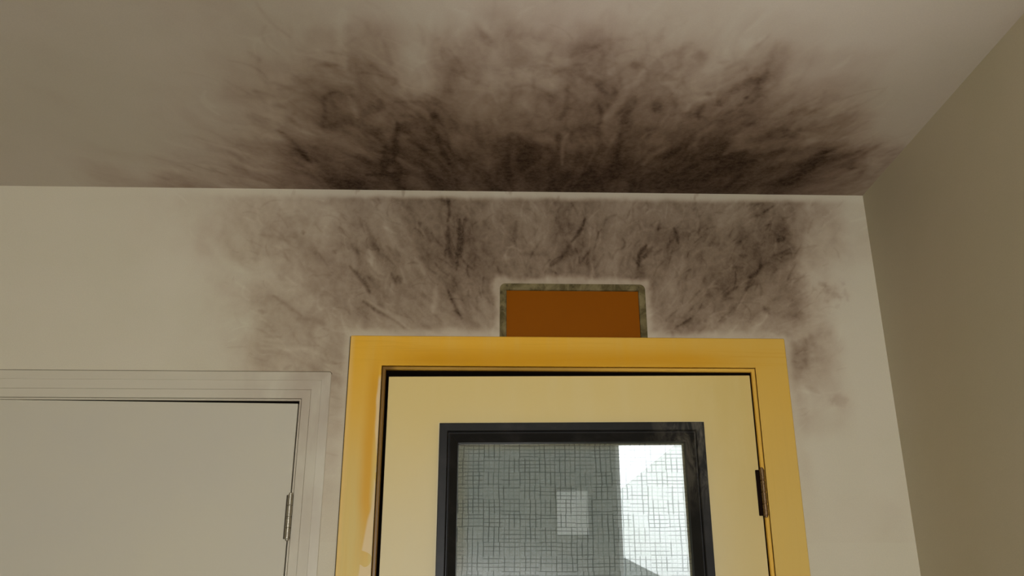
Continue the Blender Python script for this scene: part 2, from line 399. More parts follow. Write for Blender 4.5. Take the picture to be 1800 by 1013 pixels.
def draw(F, xs, ys, pts, w, st, taper=True, mask_by=None):
    """stroke along a smoothed polyline, soft edged, tapered"""
    p = np.array(pts, float)
    if len(p) > 2:
        q = [p[0]]
        for i in range(len(p)-1):
            a = p[max(i-1, 0)]; b = p[i]; c = p[i+1]; d = p[min(i+2, len(p)-1)]
            for t in (0.25, 0.5, 0.75, 1.0):
                q.append(0.5*(2*b + (c-a)*t + (2*a-5*b+4*c-d)*t*t + (3*b-a-3*c+d)*t**3))
        p = np.array(q)
    R = w*2.6
    i0 = np.searchsorted(xs, p[:, 0].min()-R); i1 = np.searchsorted(xs, p[:, 0].max()+R)
    j0 = np.searchsorted(ys, p[:, 1].min()-R); j1 = np.searchsorted(ys, p[:, 1].max()+R)
    if i1 <= i0 or j1 <= j0: return
    XX, YY = np.meshgrid(xs[i0:i1], ys[j0:j1]); mk = np.zeros(XX.shape)
    n = len(p)-1
    for k in range(n):
        a = p[k]; b = p[k+1]; ab = b-a; L = (ab**2).sum()+1e-12
        t = np.clip(((XX-a[0])*ab[0]+(YY-a[1])*ab[1])/L, 0, 1)
        d = np.hypot(XX-a[0]-t*ab[0], YY-a[1]-t*ab[1])
        g = (k+t)/n
        ww = w*(0.45+0.75*np.sin(np.pi*np.clip(g*0.9+0.05, 0, 1))) if taper else w
        d = d + w*0.35*(vn(XX*220, YY*220, 5)-0.5)
        mk = np.maximum(mk, np.exp(-np.clip(d/(ww*0.80), 0, 9)**2))
    F[j0:j1, i0:i1] += st*mk

def soot_field(xs, ss, base, streaks, to_s, ceiling):
    X, Sx = np.meshgrid(xs, ss)
    dx = X-SRC[0]; ds = Sx-SRC[1]
    r = np.hypot(dx, ds); th = np.arctan2(dx, ds)
    w1 = fbm(X*5, Sx*5, 1); w2 = fbm(X*5, Sx*5, 2)
    # warp the measured density so that its outline is ragged
    k = 0.028 if ceiling else 0.03
    q = 4.0 if ceiling else 7.0
    B = base(X + k*fbm(X*9, Sx*q, 3, 5, 0.6), Sx + k*(2.4 if ceiling else 1.2)*fbm(X*10, Sx*q*0.8, 4, 5, 0.6))
    rr = r*(0.55 if ceiling else 1.0)
    rad = fbm(th*(11 if ceiling else 9) + 1.1*w1, rr*3.2 + 1.4*w2, 6, 5, 0.62)             # plumes that fan out from the door
    rid = 1-np.abs(fbm(th*16 + 1.6*w2, rr*6 + 1.5*w1, 9, 4, 0.55))*2.4   # wisps
    fine = fbm(X*60 + 2*w1, Sx*45, 12, 4, 0.6)
    amp = B*(1-B)*4
    if ceiling:
        bil = fbm(th*6.5 + 0.9*w2, rr*2.4 + 1.1*w1, 15, 3, 0.5)
        F = B + amp*(0.24*rad + 0.13*bil + 0.13*rid - 0.02 + 0.05*fine + 0.12*fbm(X*22 + 1.5*w1, Sx*12 + 1.5*w2, 41, 4, 0.6)) + smooth(B, 0.5, 0.8)*(0.09*rad + 0.05*bil + 0.04*rid - 0.01) - 0.10*smooth(B, 0.3, 0.6)*(1 - 0.55*smooth(B, 0.8, 0.92))
    else:
        blot = fbm(X*17 + w1, Sx*13 + w2, 31, 4, 0.6)
        F = B*1.03 + np.clip(amp, 0, 1)*(0.20*rad + 0.07*rid + 0.17*blot + 0.08*fine) - 0.03*amp
    rs = np.random.RandomState(11 if ceiling else 5)
    # small curled wisps
    for q in range(1500 if ceiling else 2200):
        x = rs.uniform(-0.75, 0.88); y = rs.uniform(HC+0.02, HC+0.78) if ceiling else rs.uniform(1.75, HC-0.015)
        b = float(base(np.array([x]), np.array([y]))[0])
        if b < 0.1 or rs.rand() > b*1.6: continue
        an = math.atan2(x-SRC[0], y-SRC[1]) + rs.normal(0, 0.35); L = rs.uniform(0.02, 0.085)*(1.3 if ceiling else 0.62)
        cu = rs.normal(0, 0.8); pts = []; px_, py_ = x, y
        for t in range(5):
            pts.append((px_, py_)); px_ += math.sin(an)*L/4; py_ += math.cos(an)*L/4; an += cu/4
        s = rs.uniform(0.04, 0.16)*(1 if rs.rand() < 0.55 else -0.8)*(1.0 if ceiling else 0.8)
        if ceiling: s *= 0.95*(1.1-b)
        draw(F, xs, ss, pts, rs.uniform(0.0028, 0.0095) if ceiling else rs.uniform(0.0013, 0.0038), s*0.9)
    for pts, w, s in streaks:
        draw(F, xs, ss, [(a, to_s(b)) for a, b in pts], w*(1.35 if ceiling else 1.1), s*(0.56 if ceiling else 0.68) if s > 0 else s*0.8)
    return X, Sx, np.clip(F, 0, 0.97)

def plane_grid(name, us, vs, to_xyz, keep, field, mat, extra=None):
    """dense plane with one 'soot' value per vertex"""
    U, V = np.meshgrid(us, vs); nu, nv = len(us), len(vs)
    co = np.stack(to_xyz(U, V), -1).reshape(-1, 3)
    I = np.arange(nu*nv).reshape(nv, nu)
    uc = (us[:-1]+us[1:])/2; vc = (vs[:-1]+vs[1:])/2
    K = keep(*np.meshgrid(uc, vc))
    q = np.stack([I[:-1, :-1], I[:-1, 1:], I[1:, 1:], I[1:, :-1]], -1)[K]
    vals = field(U, V).ravel()
    if extra is not None:
        ev, eq = extra
        q = np.concatenate([q, np.array(eq) + len(co)]); co = np.concatenate([co, np.array(ev, float)])
        vals = np.concatenate([vals, np.zeros(len(ev))])
    used = np.unique(q); remap = np.full(len(co), -1); remap[used] = np.arange(len(used))
    co = co[used]; vals = vals[used]; q = remap[q]
    me = bpy.data.meshes.new(name)
    me.vertices.add(len(co)); me.vertices.foreach_set('co', co.astype('f').ravel())
    me.loops.add(q.size); me.loops.foreach_set('vertex_index', q.astype('i').ravel())
    me.polygons.add(len(q)); me.polygons.foreach_set('loop_start', np.arange(0, q.size, 4, dtype='i'))
    me.update(calc_edges=True)
    a = me.attributes.new('soot', 'FLOAT', 'POINT'); a.data.foreach_set('value', vals.astype('f'))
    me.materials.append(mat)
    o = bpy.data.objects.new(name, me); COL.objects.link(o)
    return o
def axis(coarse_lo, lo, hi, coarse_hi, step, extra=()):
    a = list(np.arange(lo, hi, step)) + [hi] + list(extra)
    c = [coarse_lo] if coarse_lo < lo else []
    d = [coarse_hi] if coarse_hi > hi else []
    v = np.array(sorted(c+a+d)); keep = [0]
    for i in range(1, len(v)):
        if v[i]-v[keep[-1]] > 1e-5: keep.append(i)
    return v[keep]

# ------------------------------------------------------------------ wall_back with its two doorways and the niche
D2 = (-0.240, 0.592, 2.078)       # doorway of the glazed door: x0, x1, top
D1 = (-1.232, -0.398, 2.004)      # doorway of the plain door
N0 = (0.0270, 0.3502, 2.085, 2.2662)  # niche of the orange panel
GW = decode(WALL_SOOT); GC = decode(CEIL_SOOT)
xs = axis(XL, -0.95, XR, XR, 0.0022, (D2[0], D2[1], D1[0], D1[1], N0[0], N0[1]))
zs = axis(0.0, 1.70, HC, HC, 0.0022, (D2[2], D1[2], N0[2], N0[3]))
fx = np.arange(-0.96, XR+0.004, 0.002); fz = np.arange(1.70, HC+0.003, 0.002)
_, _, FW = soot_field(fx, fz, lambda X, Z: sample(GW, -0.80, 1.75, 0.05, X, Z)*smooth(X, -0.93, -0.72), WALL_STREAKS, lambda z: z, False)
XX, ZZ = np.meshgrid(fx, fz)
# cleaner margins the smoke left round the frame, the niche and under the ceiling
def rect_dist(X, Z, x0, x1, z0, z1):
    return np.hypot(np.maximum(np.maximum(x0-X, X-x1), 0), np.maximum(np.maximum(z0-Z, Z-z1), 0))
dF = rect_dist(XX, ZZ, -0.3056, 0.6590, 0, 2.1405); dN = rect_dist(XX, ZZ, 0.0194, 0.3570, 2.0, 2.2740)
wob = 0.006*fbm(XX*28, ZZ*28, 21)
FW *= 0.40 + 0.60*smooth(dF + 1.5*wob, 0.002, 0.026)
FW *= 0.52 + 0.48*smooth(dN + 2.2*wob, 0.000, 0.018)
band = smooth(HC-ZZ + 0.7*wob, 0.007, 0.027)
FW *= 0.16 + 0.84*np.maximum(band, 0.55*smooth(fbm(XX*55, ZZ*14, 25), 0.30, 0.55))
def f_wall(U, V): return np.where(U > -0.955, sample(FW, fx[0], fz[0], 0.002, U, V), 0)*(V > 1.701)
def keep_wall(U, V):
    h = (U > D2[0]) & (U < D2[1]) & (V < D2[2])
    h |= (U > D1[0]) & (U < D1[1]) & (V < D1[2])
    h |= (U > N0[0]) & (U < N0[1]) & (V > N0[2]) & (V < N0[3])
    return ~h
# the thickness of the wall: reveals of the doorways and of the niche, and its far side
ev, eq = [], []
def quad(*p):
    k = len(ev); ev.extend(p); eq.append([k, k+1, k+2, k+3])
T = 0.12
for x0, x1, zt in (D2, D1):
    quad((x0, 0, 0), (x0, 0, zt), (x0, T, zt), (x0, T, 0)); quad((x1, 0, 0), (x1, T, 0), (x1, T, zt), (x1, 0, zt))
    quad((x0, 0, zt), (x1, 0, zt), (x1, T, zt), (x0, T, zt))
a, b, c, d = N0; nd = 0.035
quad((a, 0, c), (a, 0, d), (a, nd, d), (a, nd, c)); quad((b, 0, c), (b, nd, c), (b, nd, d), (b, 0, d))
quad((a, 0, d), (b, 0, d), (b, nd, d), (a, nd, d)); quad((a, 0, c), (a, nd, c), (b, nd, c), (b, 0, c)); quad((a, nd, c), (a, nd, d), (b, nd, d), (b, nd, c))
bx_ = [XL, D1[0], D1[1], D2[0], D2[1], XR]
for i, (p, q) in enumerate(zip(bx_, bx_[1:])):
    z0 = {1: D1[2], 3: D2[2]}.get(i, 0.0)
    quad((p, T, z0), (q, T, z0), (q, T, HC), (p, T, HC))
wall_back = plane_grid('wall_back', xs, zs, lambda U, V: (U, 0*U, V), keep_wall, f_wall, M['wall'], (ev, eq))
tag(wall_back, 'cream plastered wall with the two doors, smoke-blackened above them', 'wall', kind='structure')

cx = axis(XL, -0.98, XR, XR, 0.0025); cy = axis(YB, -1.0, 0.0, 0.0, 0.0026)
fy = np.arange(HC-0.004, HC+1.02, 0.0025)
def baseC(X, Sx): return sample(GC, -0.95, -0.95, 0.05, X, HC-Sx)*smooth(X, -1.0, -0.85)
_, _, FC = soot_field(fx, fy, baseC, CEIL_STREAKS, lambda y: HC-y, True)
def f_ceil(U, V):
    s = HC - V
    ok = (U > -0.96) & (s < fy[-1]-0.003)
    return np.where(ok, np.clip((sample2(FC, U, s)), 0, 1), 0)
def sample2(G, X, s):
    u = np.clip((X-fx[0])/0.002, 0, G.shape[1]-1.001); v = np.clip((s-fy[0])/0.0025, 0, G.shape[0]-1.001)
    i = u.astype(int); j = v.astype(int); fu = u-i; fv = v-j
    return (G[j, i]*(1-fu)+G[j, i+1]*fu)*(1-fv) + (G[j+1, i]*(1-fu)+G[j+1, i+1]*fu)*fv
ceil = plane_grid('ceiling', cx, cy, lambda U, V: (U, V, 0*U+HC), lambda U, V: np.ones(U.shape, bool), f_ceil, M['ceiling'])
tag(ceil, 'flat plaster ceiling stained by a fan of black soot', 'ceiling', kind='structure')

# ------------------------------------------------------------------ rest of the room
WY0, WY1, WZ0, WZ1 = -0.55, 0.55, 0.62, 1.62   # window in the rear wall
bm = bmesh.new()
add_box(bm, XL-0.2, WY0, YB-0.2, YB, 0, HC); add_box(bm, WY1, XR+0.25, YB-0.2, YB, 0, HC)
add_box(bm, WY0, WY1, YB-0.2, YB, 0, WZ0); add_box(bm, WY0, WY1, YB-0.2, YB, WZ1, HC)
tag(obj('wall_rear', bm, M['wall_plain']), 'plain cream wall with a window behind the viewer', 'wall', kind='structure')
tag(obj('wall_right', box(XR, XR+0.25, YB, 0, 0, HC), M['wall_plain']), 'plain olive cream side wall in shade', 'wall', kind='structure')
tag(obj('wall_left', box(XL-0.2, XL, YB, 0, 0, HC), M['wall_plain']), 'plain cream side wall out of view to the left', 'wall', kind='structure')
tag(obj('floor', box(XL-0.2, XR+0.25, YB-0.2, 0.0, -0.1, 0), M['floor']), 'brown wooden floor of the room', 'floor', kind='structure')
tag(obj('roof_slab', box(XL-0.2, 2.4, YB-0.2, 3.0, HC+0.02, HC+0.22), M['concrete']), 'concrete slab above the ceiling', 'slab', kind='structure')

# ------------------------------------------------------------------ door frames
def paint(name, c, rough=0.45): return NT(name, rough, 0.4)
# yellowed, heat-stained gloss paint of the glazed door's frame
n = NT('yellowed_gloss_paint', 0.45, 0.12)
nz = n.noise(3.0, 4, 0.6, 0.4); st = n.noise(5.0, 4, 0.6, 0.5, None, (4, 1, 0.35)); sh = n.noise(5.0, 4, 0.6, 0.5, None, (0.35, 1, 5))
zz = n.math('ADD', n.Z, n.math('MULTIPLY', n.math('SUBTRACT', nz, 0.5), 0.10))
low = n.ramp(zz, 2.12, 1.70)                                     # the heat stain fades towards the floor
head = n.math('MULTIPLY', n.ramp(n.Z, 2.132, 2.085), n.ramp(n.math('ADD', n.Z, 0.0), 2.066, 2.072))
c = n.mix(low, (0.86, 0.475, 0.045), (0.72, 0.55, 0.20))
c = n.mix(n.math('MULTIPLY', n.ramp(st, 0.4, 0.7), 0.35), c, (0.84, 0.54, 0.12))
c = n.mix(n.math('MULTIPLY', n.ramp(n.X, 0.10, 0.62), 0.65), c, (0.70, 0.455, 0.10))
xo = n.math('ADD', n.X, n.math('MULTIPLY', n.math('SUBTRACT', nz, 0.5), 0.15))
hd = n.math('MULTIPLY', head, n.math('MULTIPLY', n.ramp(xo, -0.29, -0.12), n.ramp(xo, 0.66, 0.42)))
hd = n.math('MULTIPLY', hd, n.ramp(sh, 0.25, 0.6, 0.55, 1.0))
c = n.mix(n.math('MULTIPLY', hd, 0.85), c, (0.70, 0.335, 0.008))
# orange run down the inside of the left leg
lx = n.math('ADD', n.X, n.math('MULTIPLY', n.math('SUBTRACT', n.noise(4, 3), 0.5), 0.02))
run = n.math('MULTIPLY', n.ramp(lx, -0.275, -0.250), n.ramp(lx, -0.236, -0.246))
run = n.math('MULTIPLY', run, n.math('MULTIPLY', n.math('MULTIPLY', n.ramp(n.Z, 1.60, 1.80), n.ramp(n.Z, 2.11, 2.03)), n.ramp(n.X, -0.10, -0.20)))
c = n.mix(n.math('MULTIPLY', run, 0.8), c, (0.74, 0.37, 0.025))
c = n.mix(n.math('MULTIPLY', n.ramp(n.noise(9.0, 5, 0.7, 0.2, None, (0.25, 1, 9)), 0.5, 0.72), n.math('MULTIPLY', n.ramp(n.Z, 2.066, 2.074), 0.38)), c, (0.66, 0.33, 0.02))
c = n.mix(n.math('MULTIPLY', n.ramp(n.noise(9.0, 5, 0.7, 0.2, None, (9, 1, 0.25)), 0.5, 0.72), n.math('MULTIPLY', n.ramp(n.Z, 2.074, 2.066), 0.22)), c, (0.62, 0.40, 0.09))
# pale edge of the outer left
c = n.mix(n.math('MULTIPLY', n.ramp(n.X, -0.292, -0.304), 0.5), c, (0.84, 0.56, 0.20))
# paint flaked off beside the rebate, cream undercoat showing
fl = n.noise(9.0, 3, 0.6, 0.2, None, (1, 1, 0.45))
edge = n.math('ADD', n.math('MULTIPLY', fl, -0.042), n.math('MULTIPLY', n.ramp(n.Z, 1.80, 1.62), -0.016))
edge = n.math('ADD', edge, -0.2205)
flake = n.math('MULTIPLY', n.ramp(n.math('SUBTRACT', n.X, edge), -0.002, 0.003), n.math('LESS_THAN', n.X, -0.2325))
flake = n.math('MULTIPLY', flake, n.math('MULTIPLY', n.ramp(n.Z, 2.055, 2.035), n.math('GREATER_THAN', n.ramp(n.noise(7.5, 2, 0.5), 0.36, 0.40), 0.3)))
c = n.mix(n.math('MULTIPLY', flake, 0.75), c, (0.80, 0.64, 0.40))
n.lk(n.ramp(n.noise(30, 3), 0.3, 0.7, 0.33, 0.48), n.b.inputs['Roughness'])
n.bump(n.noise(40, 3, 0.6, 0, None, (1, 1, 0.3)), 0.08, 0.002)
M['yellow_paint'] = n.col(c)

n = NT('rebate_paint', 0.3, 0.5)
g = n.noise(12.0, 4, 0.6, 0.3)
burnt = n.math('MAXIMUM', n.ramp(n.X, -0.17, -0.22), n.ramp(n.X, 0.48, 0.05, 0.0, 0.62))
burnt = n.math('ADD', burnt, n.math('MULTIPLY', n.math('SUBTRACT', g, 0.5), 0.35), clamp=True)
M['rebate'] = n.col(n.mix(burnt, (0.80, 0.47, 0.07), (0.20, 0.10, 0.012)))
n = NT('charred_gap', 0.8, 0.1); M['char'] = n.col(n.mix(n.noise(20, 3), (0.010, 0.006, 0.004), (0.028, 0.016, 0.008)))  # near-black brown for the groove and the gaps round both doors

# frame of the glazed door: a flat board, a groove, a bead, then the lining
tr2 = empty('trim_2', (0.176, 0.06, 0.0)); tag(tr2, 'heat-stained mustard yellow frame round the glazed door', 'door frame', kind='structure')
def shift(o, p):   # parts are modelled in room coordinates
    o.parent = p; o.matrix_parent_inverse = Matrix.Translation(-p.location); return o
A0, A1, AT = -0.3056, 0.6588, 2.1405
def head(x, y, z): return (x, y, AT - (AT - z)*0.955 if z > 1.9 else z)   # the head is a little narrower than the legs
# hairline of dirt with the frame's cast shadow painted into its dark colour
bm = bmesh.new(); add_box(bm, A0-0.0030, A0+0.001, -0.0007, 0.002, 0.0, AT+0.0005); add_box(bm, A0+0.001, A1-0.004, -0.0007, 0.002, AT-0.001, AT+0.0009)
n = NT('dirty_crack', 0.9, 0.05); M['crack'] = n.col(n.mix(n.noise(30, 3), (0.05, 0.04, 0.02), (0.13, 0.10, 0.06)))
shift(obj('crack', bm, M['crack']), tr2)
shift(obj('architrave', sweep_frame(A0, A1, 0.0, AT, [(0.0, 0.002), (0.0, -0.0085), (0.0015, -0.0100), (0.0695, -0.0100), (0.0713, -0.0090), (0.0713, 0.0)], 0.003, False, head), M['yellow_paint']), tr2)
shift(obj('groove', sweep_frame(A0+0.0713, A1-0.0713, 0.0, AT-0.0713, [(0.0, -0.006), (0.0, -0.0020), (0.0016, -0.0020), (0.0016, -0.005)], 0.0, False, head), M['char']), tr2)
shift(obj('bead', sweep_frame(A0+0.0729, A1-0.0729, 0.0, AT-0.0729, [(0.0, -0.002), (0.0, -0.0072), (0.0018, -0.0084), (0.0062, -0.0084), (0.0078, -0.0070), (0.0078, 0.0)], 0.0, False, head), M['rebate']), tr2)
shift(obj('lining', sweep_frame(A0+0.0655, A1-0.0655, 0.0, AT-0.0655, [(0.0, 0.0), (0.0152, 0.0), (0.0152, 0.044), (0.030, 0.044), (0.030, 0.118), (0.0, 0.118)], 0.0, False, head), M['char']), tr2)

# pale frame of the plain door: stepped steel section bedded in the plaster
n = NT('dusty_cream_paint', 0.42, 0.4)
g = n.noise(7.0, 4, 0.6, 0.3, None, (1, 1, 0.6))
near = n.math('MULTIPLY', n.ramp(n.X, -0.66, -0.36), n.ramp(n.Z, 1.45, 2.02))
sv = n.math('MULTIPLY', near, n.ramp(g, 0.36, 0.66))
c = n.mix(n.math('MULTIPLY', sv, 0.55), (0.60, 0.555, 0.435), (0.36, 0.27, 0.20))
M['cream_frame'] = n.col(c)
tr1 = empty('trim_1', (-0.816, 0.06, 0.0)); tag(tr1, 'stepped pale cream frame round the plain flush door', 'door frame', kind='structure')
B0, B1, BT = -1.287, -0.3435, 2.0592
pr = [(0.0, 0.004), (0.0, -0.0016), (0.0010, -0.0026), (0.0195, -0.0040), (0.0203, -0.0028), (0.0400, -0.0028), (0.0404, -0.0006), (0.0414, -0.0006), (0.0418, -0.0030), (0.0590, -0.0030), (0.0600, -0.0020), (0.0600, 0.002)]
shift(obj('outer_moulding', sweep_frame(B0, B1, 0.0, BT, pr, 0.0055), M['cream_frame']), tr1)
bm = sweep_frame(B0-0.0011, B1+0.0011, 0.0, BT+0.0011, [(0.0, 0.002), (0.0, -0.0009), (0.0014, -0.0009), (0.0014, 0.002)], 0.0066)
bmesh.ops.delete(bm, geom=[v for v in bm.verts if v.co.z < 2.0], context='VERTS')
shift(obj('crack', bm, M['crack']), tr1)
shift(obj('rebate', sweep_frame(B0+0.0600, B1-0.0600, 0.0, BT-0.0600, [(0.0, 0.003), (0.0008, 0.004), (0.0008, 0.0), (0.0012, -0.0010), (0.0042, -0.0010), (0.0048, 0.0), (0.0048, 0.004)], 0.0), M['cream_frame']), tr1)
shift(obj('lining', sweep_frame(B0+0.0540, B1-0.0540, 0.0, BT-0.0540, [(0.0, 0.0035), (0.0075, 0.0035), (0.0075, 0.046), (0.022, 0.046), (0.022, 0.118), (0.0, 0.118)], 0.0), M['char']), tr1)

# ------------------------------------------------------------------ hinges
def metal(name, c, rough):
    n = NT(name, rough, 0.5); n.b.inputs['Metallic'].default_value = 0.9
    g = n.noise(160, 4, 0.6)
    n.lk(n.ramp(g, 0.3, 0.7, rough-0.08, rough+0.12), n.b.inputs['Roughness'])
    return n.col(n.mix(n.ramp(g, 0.45, 0.75), c, tuple(v*0.55 for v in c)))
M['steel'] = metal('dull_steel', (0.44, 0.41, 0.33), 0.34)
M['sooty_steel'] = metal('sooty_steel', (0.26, 0.17, 0.09), 0.30)
n = NT('painted_recess', 0.8, 0.05); M['hinge_plate'] = n.col((0.085, 0.070, 0.048))  # knuckle's shadow put into the plate's dark colour
n = NT('sooty_recess', 0.8, 0.03); M['hinge_plate_dark'] = n.col((0.012, 0.006, 0.004))  # same knuckle shadow painted darker, for the glazed door
def hinge(parent, x, zc, h, mat, plate, wl, wr, nk=4):
    bm = bmesh.new()
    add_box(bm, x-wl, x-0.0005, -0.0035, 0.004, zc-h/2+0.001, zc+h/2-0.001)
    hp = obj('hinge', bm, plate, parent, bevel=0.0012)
    hp['label'] = 'steel butt hinge on the door edge'
    g = 0.0009; L = h/nk
    for i in range(nk):
        k = bmesh.new(); cyl(k, x, -0.0085, zc-h/2+i*L+g/2, zc-h/2+(i+1)*L-g/2, 0.0052, 24, 0.0008)
        obj('knuckle', k, mat, hp, smooth=False)
    k = bmesh.new(); cyl(k, x, -0.0085, zc-h/2-0.0032, zc+h/2+0.0032, 0.0036, 16, 0.0012); obj('pin', k, mat, hp)
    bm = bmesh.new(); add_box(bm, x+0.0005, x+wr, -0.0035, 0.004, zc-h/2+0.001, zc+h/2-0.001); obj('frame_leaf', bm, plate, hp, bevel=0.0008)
    return hp

# ------------------------------------------------------------------ plain door
n = NT('cream_door_paint', 0.5, 0.35)
g = n.noise(2.5, 4, 0.6)
c = n.mix(n.ramp(g, 0.3, 0.7), (0.585, 0.545, 0.42), (0.56, 0.525, 0.425))
n.bump(n.noise(30, 3, 0.6), 0.06, 0.002); M['cream_door'] = n.col(c)
d1 = empty('door_1', (-0.4105, 0.0, 0.006)); tag(d1, 'plain flush cream door left of the yellow one', 'door', kind='structure')
bm = box(-0.806, 0.0, -0.0015, 0.038, 0.0, 1.9825)
for v in bm.verts:                                   # sagged leaf: its top edge is not level
    if v.co.z > 1: v.co.z += -0.0082*v.co.x
o = obj('door_leaf', bm, M['cream_door'], d1, bevel=0.0012)
bx0 = d1.location
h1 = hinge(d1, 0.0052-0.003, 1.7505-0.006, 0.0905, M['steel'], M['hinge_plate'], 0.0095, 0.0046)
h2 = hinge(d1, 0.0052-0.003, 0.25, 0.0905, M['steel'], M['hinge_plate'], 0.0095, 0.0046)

# ------------------------------------------------------------------ glazed door
SL = 0.0099                                           # the racked leaf drops towards its lock side
n = NT('yellowed_cream_door_paint', 0.45, 0.12)
nz = n.noise(2.6, 4, 0.6, 0.4); st = n.noise(4.0, 4, 0.6, 0.3, None, (3, 1, 0.6))
t = n.math('ADD', n.Z, n.math('MULTIPLY', n.math('SUBTRACT', nz, 0.5), 0.16))
c = n.mix(n.ramp(t, 2.06, 1.62), (0.80, 0.625, 0.255), (0.76, 0.66, 0.41))
c = n.mix(n.math('MULTIPLY', n.ramp(n.X, -0.22, -0.01), 0.6), c, (0.66, 0.49, 0.155))
c = n.mix(n.math('MULTIPLY', n.ramp(st, 0.45, 0.7), 0.25), c, (0.80, 0.66, 0.33))
# bright line of unstained paint where the dark frame was bedded
def out(v, lo, hi): return n.math('MAXIMUM', n.math('SUBTRACT', lo, v), n.math('SUBTRACT', v, hi))
zr = n.math('SUBTRACT', n.Z, n.math('MULTIPLY', n.X, 0.0099))
ed = n.math('MAXIMUM', out(n.X, -0.6795, -0.1125), n.math('SUBTRACT', zr, 1.946))
c = n.mix(n.math('MULTIPLY', n.ramp(ed, 0.0042, 0.0018), 0.65), c, (0.86, 0.78, 0.56))
n.bump(n.noise(35, 3, 0.6), 0.06, 0.002); M['glazed_door_paint'] = n.col(c)
n = NT('charcoal_gloss', 0.38, 0.22)
g = n.noise(14, 4, 0.65, 0.4)
c = n.mix(n.ramp(g, 0.45, 0.8), (0.012, 0.0115, 0.0105), (0.026, 0.024, 0.022))
dust_and_light = n.math('MULTIPLY', n.math('MULTIPLY', n.ramp(n.X, -0.26, -0.13), n.ramp(n.math('SUBTRACT', n.Z, n.math('MULTIPLY', n.X, 0.0099)), 1.72, 1.90)), n.ramp(n.noise(30, 4, 0.7, 0.5, None, (1, 1, 0.4)), 0.38, 0.62))
c = n.mix(n.math('MULTIPLY', dust_and_light, 0.8), c, (0.14, 0.125, 0.095))  # grey scuffs and dust, with the right leg's lit tone painted in
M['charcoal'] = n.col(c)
d2 = empty('door_2', (0.5755, 0.0, 0.006)); tag(d2, 'cream-yellow door with a dark-framed obscure glass pane', 'door', kind='structure')
OX = 0.5755
def rack(x, y, z): return (x, y, z + SL*x)
L0, L1, LT = -0.7940, 0.0, 2.0515
G0, G1, GT, GB = -0.0640-OX, 0.4205-OX, 1.9045, 1.14       # glass opening in door coordinates
bm = bmesh.new()
pr = [(0.0, 0.040), (0.0, 0.0012), (0.0012, 0.0)]
# leaf with a hole: outer ring, inner ring, both faces
def leaf():
    bm = bmesh.new()
    def rg(x0, x1, z0, z1, y): return [bm.verts.new(rack(x, y, z)) for x, z in ((x0, z0), (x1, z0), (x1, z1), (x0, z1))]
    of = rg(L0, L1, 0.0, LT, 0.0); ob = rg(L0, L1, 0.0, LT, 0.040)
    q = 0.010
    gf = rg(G0-q, G1+q, GB-q, GT+q, 0.0); gb = rg(G0-q, G1+q, GB-q, GT+q, 0.040)
    for i in range(4):
        j = (i+1) % 4
        bm.faces.new((of[i], of[j], gf[j], gf[i])); bm.faces.new((ob[j], ob[i], gb[i], gb[j]))
        bm.faces.new((of[i], ob[i], ob[j], of[j])); bm.faces.new((gf[i], gf[j], gb[j], gb[i]))
    return bm
obj('door_leaf', leaf(), M['glazed_door_paint'], d2, bevel=0.001)
F0, F1, FT, FB = G0-0.0405, G1+0.0425, GT+0.0415, GB-0.04
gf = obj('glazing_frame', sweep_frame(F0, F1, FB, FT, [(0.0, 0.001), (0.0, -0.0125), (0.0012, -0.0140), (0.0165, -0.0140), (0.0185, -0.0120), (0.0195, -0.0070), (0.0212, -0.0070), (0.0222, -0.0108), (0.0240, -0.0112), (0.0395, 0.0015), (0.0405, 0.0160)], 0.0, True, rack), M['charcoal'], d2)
gf['label'] = 'charcoal moulded frame round the glass'
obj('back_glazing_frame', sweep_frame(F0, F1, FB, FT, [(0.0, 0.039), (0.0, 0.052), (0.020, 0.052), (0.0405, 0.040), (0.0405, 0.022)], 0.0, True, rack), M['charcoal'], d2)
# wired, cross-hatched obscure glass
n = NT('crosshatched_glass', 0.12, 0.5)
def hatch(sx, sz, off, thick):
    u = n.math('ADD', n.math('MULTIPLY', n.X, sx), off); v = n.math('ADD', n.math('MULTIPLY', n.Z, sz), off)
    nu = n.noise(9, 2); u = n.math('ADD', u, n.math('MULTIPLY', n.math('SUBTRACT', nu, 0.5), 0.5)); v = n.math('ADD', v, n.math('MULTIPLY', n.math('SUBTRACT', nu, 0.5), 0.5))
    fu = n.math('FLOOR', u); fv = n.math('FLOOR', v)
    def wn(a, b, w):
        cb = n.t.nodes.new('ShaderNodeCombineXYZ'); n._in(cb.inputs[0], a); n._in(cb.inputs[1], b); cb.inputs[2].default_value = w
        k = n.t.nodes.new('ShaderNodeTexWhiteNoise'); k.noise_dimensions = '3D'; n.lk(cb.outputs[0], k.inputs[0]); return k.outputs['Value']
    v2 = n.math('FLOOR', n.math('MULTIPLY', v, 0.28)); u2 = n.math('FLOOR', n.math('MULTIPLY', u, 0.28))
    au = n.math('SUBTRACT', n.math('FRACT', u), n.math('ADD', 0.40, n.math('MULTIPLY', wn(fu, v2, 1.0), 0.2)))
    av = n.math('SUBTRACT', n.math('FRACT', v), n.math('ADD', 0.40, n.math('MULTIPLY', wn(u2, fv, 2.0), 0.2)))
    lu = n.ramp(n.math('ABSOLUTE', au), thick, thick*0.35); lv = n.ramp(n.math('ABSOLUTE', av), thick, thick*0.35)
    lu = n.math('MULTIPLY', lu, n.ramp(wn(fu, v2, 3.0), 0.1, 0.85, 0.25, 0.95)); lv = n.math('MULTIPLY', lv, n.ramp(wn(u2, fv, 4.0), 0.1, 0.85, 0.25, 0.95))
    cell = wn(fu, fv, 5.0); return lu, lv, cell
lu, lv, cell = hatch(92.0, 124.0, 0.3, 0.125)
line = n.math('MAXIMUM', lu, lv)
